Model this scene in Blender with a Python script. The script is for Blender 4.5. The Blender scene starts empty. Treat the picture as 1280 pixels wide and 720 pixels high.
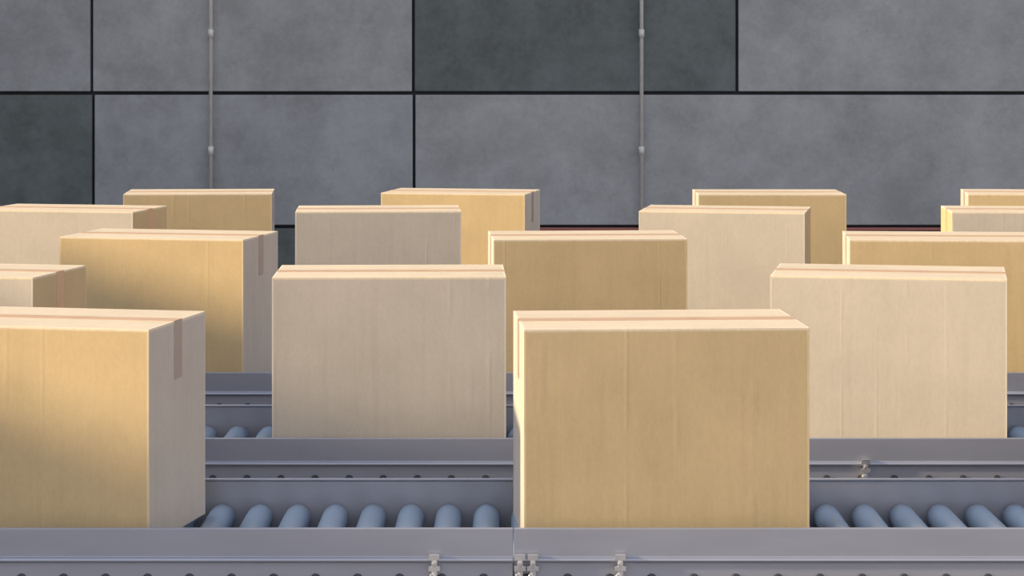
import bpy, bmesh, math, random
from mathutils import Vector, Matrix
random.seed(4)
C = bpy.context.scene.collection
F = 2960.0
CAMZ = 1.78
HOR = 65.0
ROLL_TOP = 0.75
RAIL_TOP = 0.805

# ---------------------------------------------------------------- materials
def newmat(name):
    m = bpy.data.materials.new(name); m.use_nodes = True
    nt = m.node_tree
    return m, nt, nt.nodes['Principled BSDF']
def N(nt, t, **kw):
    n = nt.nodes.new(t)
    for k, v in kw.items(): setattr(n, k, v)
    return n
def mathn(nt, op, a, b=None, clamp=False):
    n = N(nt, 'ShaderNodeMath', operation=op); n.use_clamp = clamp
    for i, v in enumerate((a, b)):
        if v is None: continue
        if isinstance(v, (int, float)): n.inputs[i].default_value = v
        else: nt.links.new(v, n.inputs[i])
    return n.outputs[0]
def noise(nt, vec, scale, detail=4, rough=0.55, sc=(1, 1, 1)):
    mp = N(nt, 'ShaderNodeMapping'); mp.inputs['Scale'].default_value = sc
    nt.links.new(vec, mp.inputs[0])
    n = N(nt, 'ShaderNodeTexNoise'); n.inputs['Scale'].default_value = scale
    n.inputs['Detail'].default_value = detail; n.inputs['Roughness'].default_value = rough
    nt.links.new(mp.outputs[0], n.inputs['Vector'])
    return n.outputs['Fac']
def ramp(nt, fac, stops):
    r = N(nt, 'ShaderNodeValToRGB')
    e = r.color_ramp.elements
    while len(e) > 1: e.remove(e[-1])
    e[0].position, e[0].color = stops[0][0], (*stops[0][1], 1)
    for p, c in stops[1:]:
        x = e.new(p); x.color = (*c, 1)
    nt.links.new(fac, r.inputs[0]); return r.outputs[0]
def mix(nt, fac, a, b, mode='MIX'):
    m = N(nt, 'ShaderNodeMix', data_type='RGBA', blend_type=mode)
    if isinstance(fac, float): m.inputs[0].default_value = fac
    else: nt.links.new(fac, m.inputs[0])
    for i, v in ((6, a), (7, b)):
        if isinstance(v, tuple): m.inputs[i].default_value = (*v, 1)
        else: nt.links.new(v, m.inputs[i])
    return m.outputs[2]
def bump(nt, bs, h, strength, dist):
    b = N(nt, 'ShaderNodeBump'); b.inputs['Strength'].default_value = strength
    b.inputs['Distance'].default_value = dist
    nt.links.new(h, b.inputs['Height']); nt.links.new(b.outputs[0], bs.inputs['Normal'])

BW, BD, BH = 0.60, 0.36, 0.452

def cardboard(name, col):
    m, nt, bs = newmat(name)
    tc = N(nt, 'ShaderNodeTexCoord'); o = tc.outputs['Object']
    oi = N(nt, 'ShaderNodeObjectInfo')
    add = N(nt, 'ShaderNodeVectorMath', operation='MULTIPLY_ADD')
    add.inputs[1].default_value = (1, 1, 1)
    cx = N(nt, 'ShaderNodeCombineXYZ')
    r = mathn(nt, 'MULTIPLY', oi.outputs['Random'], 37.0)
    for i in range(3): nt.links.new(r, cx.inputs[i])
    nt.links.new(o, add.inputs[0]); nt.links.new(cx.outputs[0], add.inputs[2])
    v = add.outputs[0]
    streak = noise(nt, v, 5, 3, 0.6, (6, 6, 0.35))
    fine = noise(nt, v, 60, 4, 0.6, (1.6, 1.6, 0.25))
    blot = noise(nt, v, 4, 5, 0.65)
    speck = noise(nt, v, 140, 3, 0.7, (1, 1, 0.5))
    d = tuple(c * 0.92 for c in col); l = tuple(min(1, c * 1.06) for c in col)
    c1 = ramp(nt, blot, [(0.3, d), (0.7, l)])
    c2 = ramp(nt, streak, [(0.30, (0.95,) * 3), (0.5, (1, 1, 1)), (0.72, (0.97,) * 3)])
    c3 = mix(nt, 1.0, c1, c2, 'MULTIPLY')
    c3 = mix(nt, 1.0, c3, ramp(nt, speck, [(0.35, (0.96, 0.955, 0.95)), (0.6, (1.01, 1.01, 1.01))]), 'MULTIPLY')
    # worn, paler paper on the folded corners
    sx = N(nt, 'ShaderNodeSeparateXYZ'); nt.links.new(o, sx.inputs[0])
    ex = mathn(nt, 'GREATER_THAN', mathn(nt, 'ABSOLUTE', sx.outputs[0]), BW / 2 - 0.0045)
    ey = mathn(nt, 'GREATER_THAN', mathn(nt, 'ABSOLUTE', sx.outputs[1]), BD / 2 - 0.0045)
    ez = mathn(nt, 'GREATER_THAN', sx.outputs[2], BH - 0.0065)
    s = mathn(nt, 'ADD', mathn(nt, 'ADD', ex, ey), ez)
    edge = mathn(nt, 'MULTIPLY', mathn(nt, 'GREATER_THAN', s, 1.5), mathn(nt, 'ADD', fine, 0.0))
    pale = tuple(min(1, c * 1.15 + 0.12) for c in col)
    c4 = mix(nt, edge, c3, pale)
    nt.links.new(c4, bs.inputs['Base Color'])
    bs.inputs['Roughness'].default_value = 0.6
    bs.inputs['Specular IOR Level'].default_value = 0.35
    # straight, faint vertical creases: contour lines of a noise that hardly varies in z,
    # fading in and out along their length
    cr = noise(nt, v, 3.4, 0, 0.4, (3.0, 3.0, 0.012))
    crs = mathn(nt, 'ABSOLUTE', mathn(nt, 'SUBTRACT', cr, 0.5))
    crs = mathn(nt, 'MULTIPLY', crs, 34.0, True)
    patch = mathn(nt, 'MULTIPLY', mathn(nt, 'SUBTRACT', noise(nt, v, 7, 1, 0.5), 0.42), 5.0, True)
    crs = mathn(nt, 'MULTIPLY', mathn(nt, 'SUBTRACT', 1.0, crs), patch)
    h = mathn(nt, 'ADD', mathn(nt, 'MULTIPLY', crs, 0.38), mathn(nt, 'MULTIPLY', fine, 0.18))
    h = mathn(nt, 'ADD', h, mathn(nt, 'MULTIPLY', streak, 0.45))
    bump(nt, bs, h, 0.22, 0.003)
    return m

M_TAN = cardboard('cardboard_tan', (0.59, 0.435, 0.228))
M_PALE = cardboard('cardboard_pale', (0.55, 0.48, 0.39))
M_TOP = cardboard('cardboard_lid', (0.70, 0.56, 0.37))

def simple(name, col, rough, metal=0.0, var=0.08, scale=20, sc=(1, 1, 1), bmp=0.0, rvar=0.25):
    m, nt, bs = newmat(name)
    tc = N(nt, 'ShaderNodeTexCoord')
    n = noise(nt, tc.outputs['Object'], scale, 5, 0.6, sc)
    nt.links.new(ramp(nt, n, [(0.3, tuple(c * (1 - var) for c in col)), (0.7, tuple(min(1, c * (1 + var)) for c in col))]), bs.inputs['Base Color'])
    rr = mathn(nt, 'ADD', mathn(nt, 'MULTIPLY', n, rvar), rough - rvar / 2)
    nt.links.new(rr, bs.inputs['Roughness'])
    bs.inputs['Metallic'].default_value = metal
    if bmp: bump(nt, bs, n, bmp, 0.002)
    return m
M_TAPE = simple('parcel_tape', (0.60, 0.38, 0.22), 0.4, 0, 0.06)
M_TAPE_P = simple('parcel_tape_faded', (0.38, 0.29, 0.24), 0.35, 0, 0.06)
M_GAP = simple('flap_gap', (0.16, 0.10, 0.05), 0.9)
M_RAIL = simple('rail_painted_steel', (0.335, 0.345, 0.40), 0.33, 0.4, 0.04, 5, (1, 4, 4), 0, 0.10)
M_RAILD = simple('rail_channel_steel', (0.27, 0.275, 0.32), 0.45, 0.55, 0.08, 9)
M_ROLL = simple('roller_blue_steel', (0.31, 0.41, 0.52), 0.30, 0.45, 0.04, 3, (4, 1, 4), 0, 0.08)
M_BOLT = simple('bolt_steel', (0.72, 0.70, 0.68), 0.25, 0.9, 0.1)
M_DARK = simple('dark_recess', (0.045, 0.05, 0.06), 0.6)
M_PIPE = simple('conduit_paint', (0.56, 0.55, 0.52), 0.5, 0.0)
M_STRIP = simple('red_strip', (0.30, 0.10, 0.085), 0.5, 0.0)
M_FLOOR = simple('floor_concrete', (0.18, 0.17, 0.17), 0.5, 0, 0.15, 1.3, bmp=0.2)

def concrete(name, col, amp):
    m, nt, bs = newmat(name)
    tc = N(nt, 'ShaderNodeTexCoord'); o = tc.outputs['Object']
    a = noise(nt, o, 1.3, 9, 0.68); b = noise(nt, o, 4.0, 10, 0.75); c = noise(nt, o, 30, 5, 0.7)
    f = mathn(nt, 'ADD', mathn(nt, 'MULTIPLY', a, 0.46), mathn(nt, 'MULTIPLY', b, 0.40))
    f = mathn(nt, 'ADD', f, mathn(nt, 'MULTIPLY', c, 0.14))
    cc = ramp(nt, f, [(0.41, tuple(x * (1 - amp) for x in col)), (0.5, col), (0.59, tuple(x * (1 + amp * 0.9) for x in col))])
    # sparse darker stains with crisp, ragged outlines and hairline veins
    st = noise(nt, o, 1.9, 10, 0.78)
    stf = mathn(nt, 'MULTIPLY', mathn(nt, 'SUBTRACT', st, 0.55), 12.0, True)
    cc = mix(nt, mathn(nt, 'MULTIPLY', stf, 0.28), cc, tuple(x * 0.62 for x in col))
    vn = noise(nt, o, 2.7, 6, 0.65, (1, 1, 1.3))
    vf = mathn(nt, 'SUBTRACT', 1.0, mathn(nt, 'MULTIPLY', mathn(nt, 'ABSOLUTE', mathn(nt, 'SUBTRACT', vn, 0.47)), 90.0, True))
    vf = mathn(nt, 'MULTIPLY', vf, mathn(nt, 'MULTIPLY', mathn(nt, 'SUBTRACT', a, 0.46), 4.0, True))
    cc = mix(nt, mathn(nt, 'MULTIPLY', vf, 0.35), cc, tuple(x * 1.35 for x in col))
    nt.links.new(cc, bs.inputs['Base Color'])
    nt.links.new(mathn(nt, 'ADD', mathn(nt, 'MULTIPLY', f, 0.4), 0.38), bs.inputs['Roughness'])
    bs.inputs['Specular IOR Level'].default_value = 0.35
    bump(nt, bs, f, 0.3, 0.012)
    return m
M_W = [concrete('wall_concrete_light', (0.280, 0.292, 0.302), 0.20),
       concrete('wall_concrete_mid', (0.262, 0.277, 0.291), 0.20),
       concrete('wall_concrete_dark', (0.100, 0.120, 0.122), 0.28)]
M_SEAM = simple('wall_seam_dark', (0.035, 0.04, 0.052), 0.8)

# ---------------------------------------------------------------- mesh helpers
def bx(bm, x0, x1, y0, y1, z0, z1, mi=0):
    vs = [bm.verts.new(p) for p in ((x0,y0,z0),(x1,y0,z0),(x1,y1,z0),(x0,y1,z0),(x0,y0,z1),(x1,y0,z1),(x1,y1,z1),(x0,y1,z1))]
    out = []
    for q in ((0,3,2,1),(4,5,6,7),(0,1,5,4),(1,2,6,5),(2,3,7,6),(3,0,4,7)):
        f = bm.faces.new([vs[i] for i in q]); f.material_index = mi; out.append(f)
    return out
def cyl(bm, cx, cz, y0, y1, r, seg=20, mi=0, r_end=None, smooth=True):
    """cylinder along y, with chamfered ends"""
    prof = [(y0, r * 0.86), (y0 + r * 0.12, r), (y1 - r * 0.12, r), (y1, r * 0.86)]
    rings = []
    for y, rr in prof:
        rings.append([bm.verts.new((cx + rr * math.cos(2*math.pi*i/seg), y, cz + rr * math.sin(2*math.pi*i/seg))) for i in range(seg)])
    for a, b in zip(rings, rings[1:]):
        for i in range(seg):
            f = bm.faces.new((a[i], b[i], b[(i+1)%seg], a[(i+1)%seg])); f.material_index = mi; f.smooth = smooth
    f = bm.faces.new(rings[0]); f.material_index = mi
    f = bm.faces.new(rings[-1][::-1]); f.material_index = mi
def cylz(bm, cx, cy, z0, z1, r, seg=14, mi=0):
    a = [bm.verts.new((cx + r*math.cos(2*math.pi*i/seg), cy + r*math.sin(2*math.pi*i/seg), z0)) for i in range(seg)]
    b = [bm.verts.new((v.co.x, v.co.y, z1)) for v in a]
    for i in range(seg):
        f = bm.faces.new((a[i], a[(i+1)%seg], b[(i+1)%seg], b[i])); f.material_index = mi; f.smooth = True
    bm.faces.new(a[::-1]).material_index = mi; bm.faces.new(b).material_index = mi
def extrude_profile(bm, pts, x0, x1, mi=0):
    a = [bm.verts.new((x0, y, z)) for y, z in pts]
    b = [bm.verts.new((x1, y, z)) for y, z in pts]
    n = len(pts)
    for i in range(n):
        f = bm.faces.new((a[i], a[(i+1)%n], b[(i+1)%n], b[i])); f.material_index = mi
    bm.faces.new(a[::-1]).material_index = mi; bm.faces.new(b).material_index = mi
def finish(bm, name, mats, loc=(0,0,0), parent=None, bevel=0, seg=2):
    bmesh.ops.recalc_face_normals(bm, faces=bm.faces[:])
    me = bpy.data.meshes.new(name); bm.to_mesh(me); bm.free()
    for m in mats: me.materials.append(m)
    ob = bpy.data.objects.new(name, me); C.objects.link(ob); ob.location = loc
    if parent: ob.parent = parent
    if bevel:
        md = ob.modifiers.new('bevel', 'BEVEL'); md.width = bevel; md.segments = seg; md.limit_method = 'ANGLE'
        md.angle_limit = math.radians(40)
    return ob

# ---------------------------------------------------------------- cardboard boxes
def make_box_mesh(tan_long):
    bm = bmesh.new()
    w, d, h, t = BW/2, BD/2, BH, 0.005
    fs = bx(bm, -w, w, -d, d, 0.0, h - t, 0)
    # faces order: bottom, top, front(-y), right, back, left
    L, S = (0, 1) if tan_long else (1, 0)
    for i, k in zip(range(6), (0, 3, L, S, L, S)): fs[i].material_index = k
    # two long lid flaps meeting in the middle, a hair proud of the walls
    g = 0.0015
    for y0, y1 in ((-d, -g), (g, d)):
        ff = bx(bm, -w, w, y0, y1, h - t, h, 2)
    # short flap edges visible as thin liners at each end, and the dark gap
    bx(bm, -w+0.003, w-0.003, -g, g, h - t, h - 0.0025, 3)
    # tape: strip along the seam folding down both short ends
    tw = 0.025; e = 0.0009
    bx(bm, -w - e, w + e, -tw, tw, h, h + e, 4)
    for s in (-1, 1):
        xa, xb = sorted((s * w, s * (w + e)))
        bx(bm, xa, xb, -tw, tw, h - 0.125, h + e, 4 if not tan_long else 5)
    bmesh.ops.recalc_face_normals(bm, faces=bm.faces[:])
    me = bpy.data.meshes.new('cardboard_box_mesh'); bm.to_mesh(me); bm.free()
    for m in (M_TAN, M_PALE, M_TOP, M_GAP, M_TAPE, M_TAPE_P): me.materials.append(m)
    return me
ME_T, ME_P = make_box_mesh(True), make_box_mesh(False)

def place_box(row_z, corner, px, yaw_cw, tan):
    """corner 'L'/'R' = which front corner sits at world x for the given line of sight"""
    s = F / row_z
    x = (px - 640) / s
    a = -math.radians(yaw_cw)
    ob = bpy.data.objects.new('cardboard_box', ME_T if tan else ME_P); C.objects.link(ob)
    lc = Vector((-BW/2 if corner == 'L' else BW/2, -BD/2, 0))
    lc = Matrix.Rotation(a, 3, 'Z') @ lc
    ob.location = (x - lc.x, row_z - lc.y, ROLL_TOP)
    ob.rotation_euler = (0, 0, a)
    md = ob.modifiers.new('bevel', 'BEVEL'); md.width = 0.0022; md.segments = 2; md.limit_method = 'ANGLE'
    return ob

ROWB = [4.93, 6.067, 7.29, 8.554, 9.61]
B = [
 (0, 'R', 186, 11.5, 1), (0, 'L', 655, -3.5, 1),
 (1, 'R', 41, 11.7, 0), (1, 'L', 340, -1.5, 0), (6.015, 'R', 1259, 10.5, 0),
 (2, 'R', 304, 11.5, 1), (2, 'L', 617, -3.3, 1), (2, 'L', 1062, 4.5, 1),
 (3, 'R', 166, 11.5, 0), (3, 'L', 369, -3, 0), (8.50, 'R', 1006, 10.5, 0), (3, 'L', 1190, 4, 0),
 (4, 'L', 154, -4, 1), (4, 'R', 656, 10.5, 1), (4, 'L', 873, 0.5, 1), (9.64, 'L', 1210, 6, 1),
 # boxes further along the same lines, outside the frame
 (0, 'L', -760, 3, 1), (0, 'L', 1420, 2, 1), (1, 'L', -900, -2, 0), (1, 'L', 1560, 2, 0),
 (2, 'L', -420, 3, 1), (2, 'L', 1500, -2, 1), (3, 'L', -480, 4, 0), (4, 'L', -260, 2, 1), 
]
for r, c, px, yw, tan in B: place_box(ROWB[r] if r in (0,1,2,3,4) else r, c, px, yw, bool(tan))

# ---------------------------------------------------------------- roller conveyors
RAILZ = [4.845, 5.975, 7.20, 8.46, 9.52]
PITCH, RR = 0.086, 0.030
X0, X1 = -4.6, 4.6
WID = 0.575
def make_conveyor(k, yf, phase, joints, latches):
    root = bpy.data.objects.new('roller_conveyor', None); C.objects.link(root)
    root.location = (0, yf, 0)
    T = RAIL_TOP
    # side channels
    for nm, flip in (('rail_front', False), ('rail_back', True)):
        bm = bmesh.new()
        prof = [(0.000, T), (0.000, T-0.058), (-0.006, T-0.060), (-0.008, T-0.064), (-0.006, T-0.068),
                (0.003, T-0.070), (0.003, T-0.118), (-0.006, T-0.120), (-0.006, T-0.128), (0.003, T-0.150),
                (0.003, T-0.190), (0.035, T-0.190), (0.035, T-0.186), (0.008, T-0.186), (0.008, T-0.006),
                (0.012, T-0.004), (0.012, T)]
        if flip: prof = [(WID - y, z) for y, z in prof][::-1]
        xs = [X0] + joints + [X1]
        for a, b in zip(xs, xs[1:]):
            extrude_profile(bm, prof, a + 0.0012, b - 0.0012, 0)
        # top ridge highlight roll
        y = -0.0005 if not flip else WID + 0.0005
        finish(bm, nm, [M_RAIL], parent=root, bevel=0.0012)
    # rollers
    bm = bmesh.new(); bb = bmesh.new()
    n = int((X1 - X0) / PITCH)
    i0 = math.ceil((X0 + 0.06 - phase) / PITCH)
    x = phase + i0 * PITCH
    zc = ROLL_TOP - RR
    while x < X1 - 0.05:
        cyl(bm, x, zc, 0.022, WID - 0.022, RR, 24, 0)
        cyl(bm, x, zc, 0.008, WID - 0.008, 0.008, 8, 1)
        for s in (0, 1):
            ya, yb = (-0.001, 0.004) if s == 0 else (WID - 0.004, WID + 0.001)
            cyl(bb, x, zc - 0.018, ya, yb, 0.0105, 16, 1)     # punched hole
            ya, yb = (-0.009, -0.001) if s == 0 else (WID + 0.001, WID + 0.009)
            cyl(bb, x + 0.0015, zc - 0.0195, ya, yb, 0.0065, 6, 0, smooth=False)
        x += PITCH
    finish(bm, 'rollers', [M_ROLL, M_BOLT], parent=root)
    finish(bb, 'axle_bolts', [M_BOLT, M_DARK], parent=root)
    # guide rod along lower channel + clamps
    bm = bmesh.new()
    for lx in latches:
        bx(bm, lx-0.011, lx+0.011, -0.017, -0.003, T-0.062, T-0.050, 0)
        bx(bm, lx-0.006, lx+0.006, -0.013, 0.001, T-0.098, T-0.060, 0)
        bx(bm, lx-0.012, lx+0.012, -0.016, -0.001, T-0.084, T-0.074, 0)
        cyl(bm, lx, T-0.069, -0.021, -0.004, 0.005, 12, 0)
        cyl(bm, lx-0.004, T-0.094, -0.019, -0.004, 0.006, 6, 0, smooth=False)
    if latches: finish(bm, 'rail_clamps', [M_BOLT], parent=root, bevel=0.001)
    # joint plates behind rails, cross members, legs
    bm = bmesh.new()
    xs = X0 + 0.4
    while xs < X1:
        bx(bm, xs-0.02, xs+0.02, 0.008, WID-0.008, T-0.185, T-0.145, 0)
        for yy in (0.010, WID-0.050):
            bx(bm, xs-0.02, xs+0.02, yy, yy+0.04, 0.012, T-0.15, 0)
            bx(bm, xs-0.05, xs+0.05, yy-0.02 if yy > 0.1 else yy-0.005, yy+0.06 if yy < 0.1 else yy+0.045, 0.0, 0.012, 0)
        bx(bm, xs-0.015, xs+0.015, 0.05, WID-0.05, 0.20, 0.23, 0)
        xs += 1.4
    finish(bm, 'support_legs', [M_RAILD], parent=root, bevel=0.002)
    bm = bmesh.new()   # drive cover pan under the rollers
    bx(bm, X0, X1, 0.010, WID-0.010, T-0.144, T-0.139, 0)
    finish(bm, 'drive_pan', [M_DARK], parent=root)
s1 = F / 4.845; s2 = F / 5.975
make_conveyor(0, RAILZ[0], -0.058, [-2.5, (642-640)/s1, 2.5], [(543-640)/s1, (650-640)/s1, (666-640)/s1, (775-640)/s1])
make_conveyor(1, RAILZ[1], -0.755, [-2.2, 2.2], [(1081-640)/s2])
make_conveyor(2, RAILZ[2], -0.03, [-2.0, 1.0], [0.42])
make_conveyor(3, RAILZ[3], -0.01, [-1.5, 1.5], [])
make_conveyor(4, RAILZ[4], -0.05, [-1.5, 1.5], [])

# ---------------------------------------------------------------- wall, floor
WZ = 16.0; sw = F / WZ
def wx(px): return (px - 640) / sw
def wz(py): return CAMZ - (py - HOR) / sw
bm = bmesh.new()
bx(bm, -9, 9, WZ + 0.06, WZ + 0.3, 0, 7.5, 3)
H = (283 - 117) / sw
rows = {
  0: (wz(283), wz(117), [-1093, -690, -287, 116.5, 517.5, 1325, 1730, 2300], {2: 2}),
  1: (wz(116), wz(-50), [-1093, -690, -287, 114.5, 516.5, 921.5, 1325, 1730, 2300], {4: 2}),
  -1: (wz(449), wz(284), [-1093, -690, 115, 921, 1325, 2300], {0:2,1: 2, 2: 2, 3: 2,4:2}),
}
for j in range(2, 8):
    rows[j] = (wz(116) + (j-1)*H, wz(116) + j*H, [-1093, -690, -287, 115, 517, 921, 1325, 1730, 2300], {(j*3) % 7: 2})
rows[-2] = (0.0, wz(450), [-1093, -287, 517, 1325, 2300], {})
for j, (z0, z1, xs, dark) in rows.items():
    for i, (a, b) in enumerate(zip(xs, xs[1:])):
        mi = dark.get(i, (i + j) % 2)
        xa, xb = max(wx(a), -9), min(wx(b), 9)
        if xb <= xa: continue
        g = 0.009
        off = 0.0 if mi != 2 else 0.012
        bx(bm, xa + g, xb - g, WZ + off, WZ + 0.07, z0 + g, z1 - g, mi)
finish(bm, 'wall_back', M_W + [M_SEAM], bevel=0.006)
bm = bmesh.new(); bx(bm, wx(660), 9, WZ - 0.012, WZ + 0.012, wz(288), wz(284.5), 0)  # thin red strip just below the panel seam
finish(bm, 'wall_strip_1', [M_STRIP], bevel=0.003)
# unseen left wall, added to block sun: stepped sill and full-height end bay
bm = bmesh.new(); bx(bm, -9.3, -9, 9.9, WZ + 0.3, 0, 7.5, 0)
bx(bm, -5.3, -5.05, -3.0, 7.9, 0, 2.20, 0)
bx(bm, -5.3, -5.05, 7.9, 10.0, 0, 1.85, 0)
bx(bm, -9.3, -5.05, 9.9, 10.1, 0, 1.85, 0)
finish(bm, 'sun_blocker_wall_left', [M_W[1]], bevel=0.01)
bm = bmesh.new(); bx(bm, -14, 14, -6, WZ + 0.3, -0.1, 0, 0)
finish(bm, 'floor', [M_FLOOR])
# conduits
for px in (264.5, 801.5):
    bm = bmesh.new()
    x = wx(px); y = WZ - 0.045
    cylz(bm, x, y, 0.0, 7.4, 0.013)
    for py in (42, 188, 334, -104, -250):
        cylz(bm, x, y, wz(py) - 0.028, wz(py) + 0.028, 0.019)
        bx(bm, x-0.012, x+0.012, y, WZ - 0.001, wz(py)-0.01, wz(py)+0.01)
    finish(bm, 'conduit_pipe', [M_PIPE])

# ---------------------------------------------------------------- light
def sun_dir(az, el):  # az: degrees from -x towards the camera (-y)
    a, e = math.radians(az), math.radians(el)
    return Vector((-math.cos(e)*math.cos(a), -math.cos(e)*math.sin(a), math.sin(e)))
sd = bpy.data.lights.new('sun', 'SUN'); sd.energy = 7.2; sd.angle = math.radians(2.8); sd.color = (1.0, 0.79, 0.50)
so = bpy.data.objects.new('sun', sd); C.objects.link(so)
so.rotation_euler = sun_dir(8.5, 16).to_track_quat('Z', 'Y').to_euler(); so.location = (-6, -2, 6)

w = bpy.data.worlds.new('World'); bpy.context.scene.world = w; w.use_nodes = True
nt = w.node_tree; bg = nt.nodes['Background']
tc = N(nt, 'ShaderNodeTexCoord'); sx = N(nt, 'ShaderNodeSeparateXYZ'); nt.links.new(tc.outputs['Generated'], sx.inputs[0])
z = mathn(nt, 'ADD', mathn(nt, 'MULTIPLY', sx.outputs[2], 0.5), 0.5)
col = ramp(nt, z, [(0.0, (0.30, 0.30, 0.35)), (0.5, (0.80, 0.77, 0.79)), (0.62, (0.80, 0.84, 0.95)), (1.0, (0.55, 0.70, 0.95))])
# warm fill added to the sky behind the camera to brighten box fronts
front = mathn(nt, 'MULTIPLY', sx.outputs[1], -1.0, True)
glow = mix(nt, front, (0.85, 0.88, 1.0), (2.1, 1.88, 1.62))
col = mix(nt, 1.0, col, glow, 'MULTIPLY')
# bright sky patch added up left, to put highlights on the rollers
dp = N(nt, 'ShaderNodeVectorMath', operation='DOT_PRODUCT')
nt.links.new(tc.outputs['Generated'], dp.inputs[0])
dp.inputs[1].default_value = Vector((-0.50, 0.45, 0.74)).normalized()
hl = mathn(nt, 'POWER', mathn(nt, 'MAXIMUM', dp.outputs['Value'], 0.0), 30.0)
hl_col = mix(nt, hl, (0.0, 0.0, 0.0), (7.5, 7.4, 7.5))
col = mix(nt, 1.0, col, hl_col, 'ADD')
nt.links.new(col, bg.inputs[0]); bg.inputs[1].default_value = 0.85

cam = bpy.data.cameras.new('camera'); co = bpy.data.objects.new('camera', cam); C.objects.link(co)
co.location = (0, 0, CAMZ); co.rotation_euler = (math.radians(90), 0, 0)
cam.sensor_width = 36; cam.lens = 36 * F / 1280; cam.shift_y = -(360 - HOR) / 1280
cam.clip_end = 100
bpy.context.scene.camera = co
bpy.context.scene.view_settings.view_transform = 'Standard'
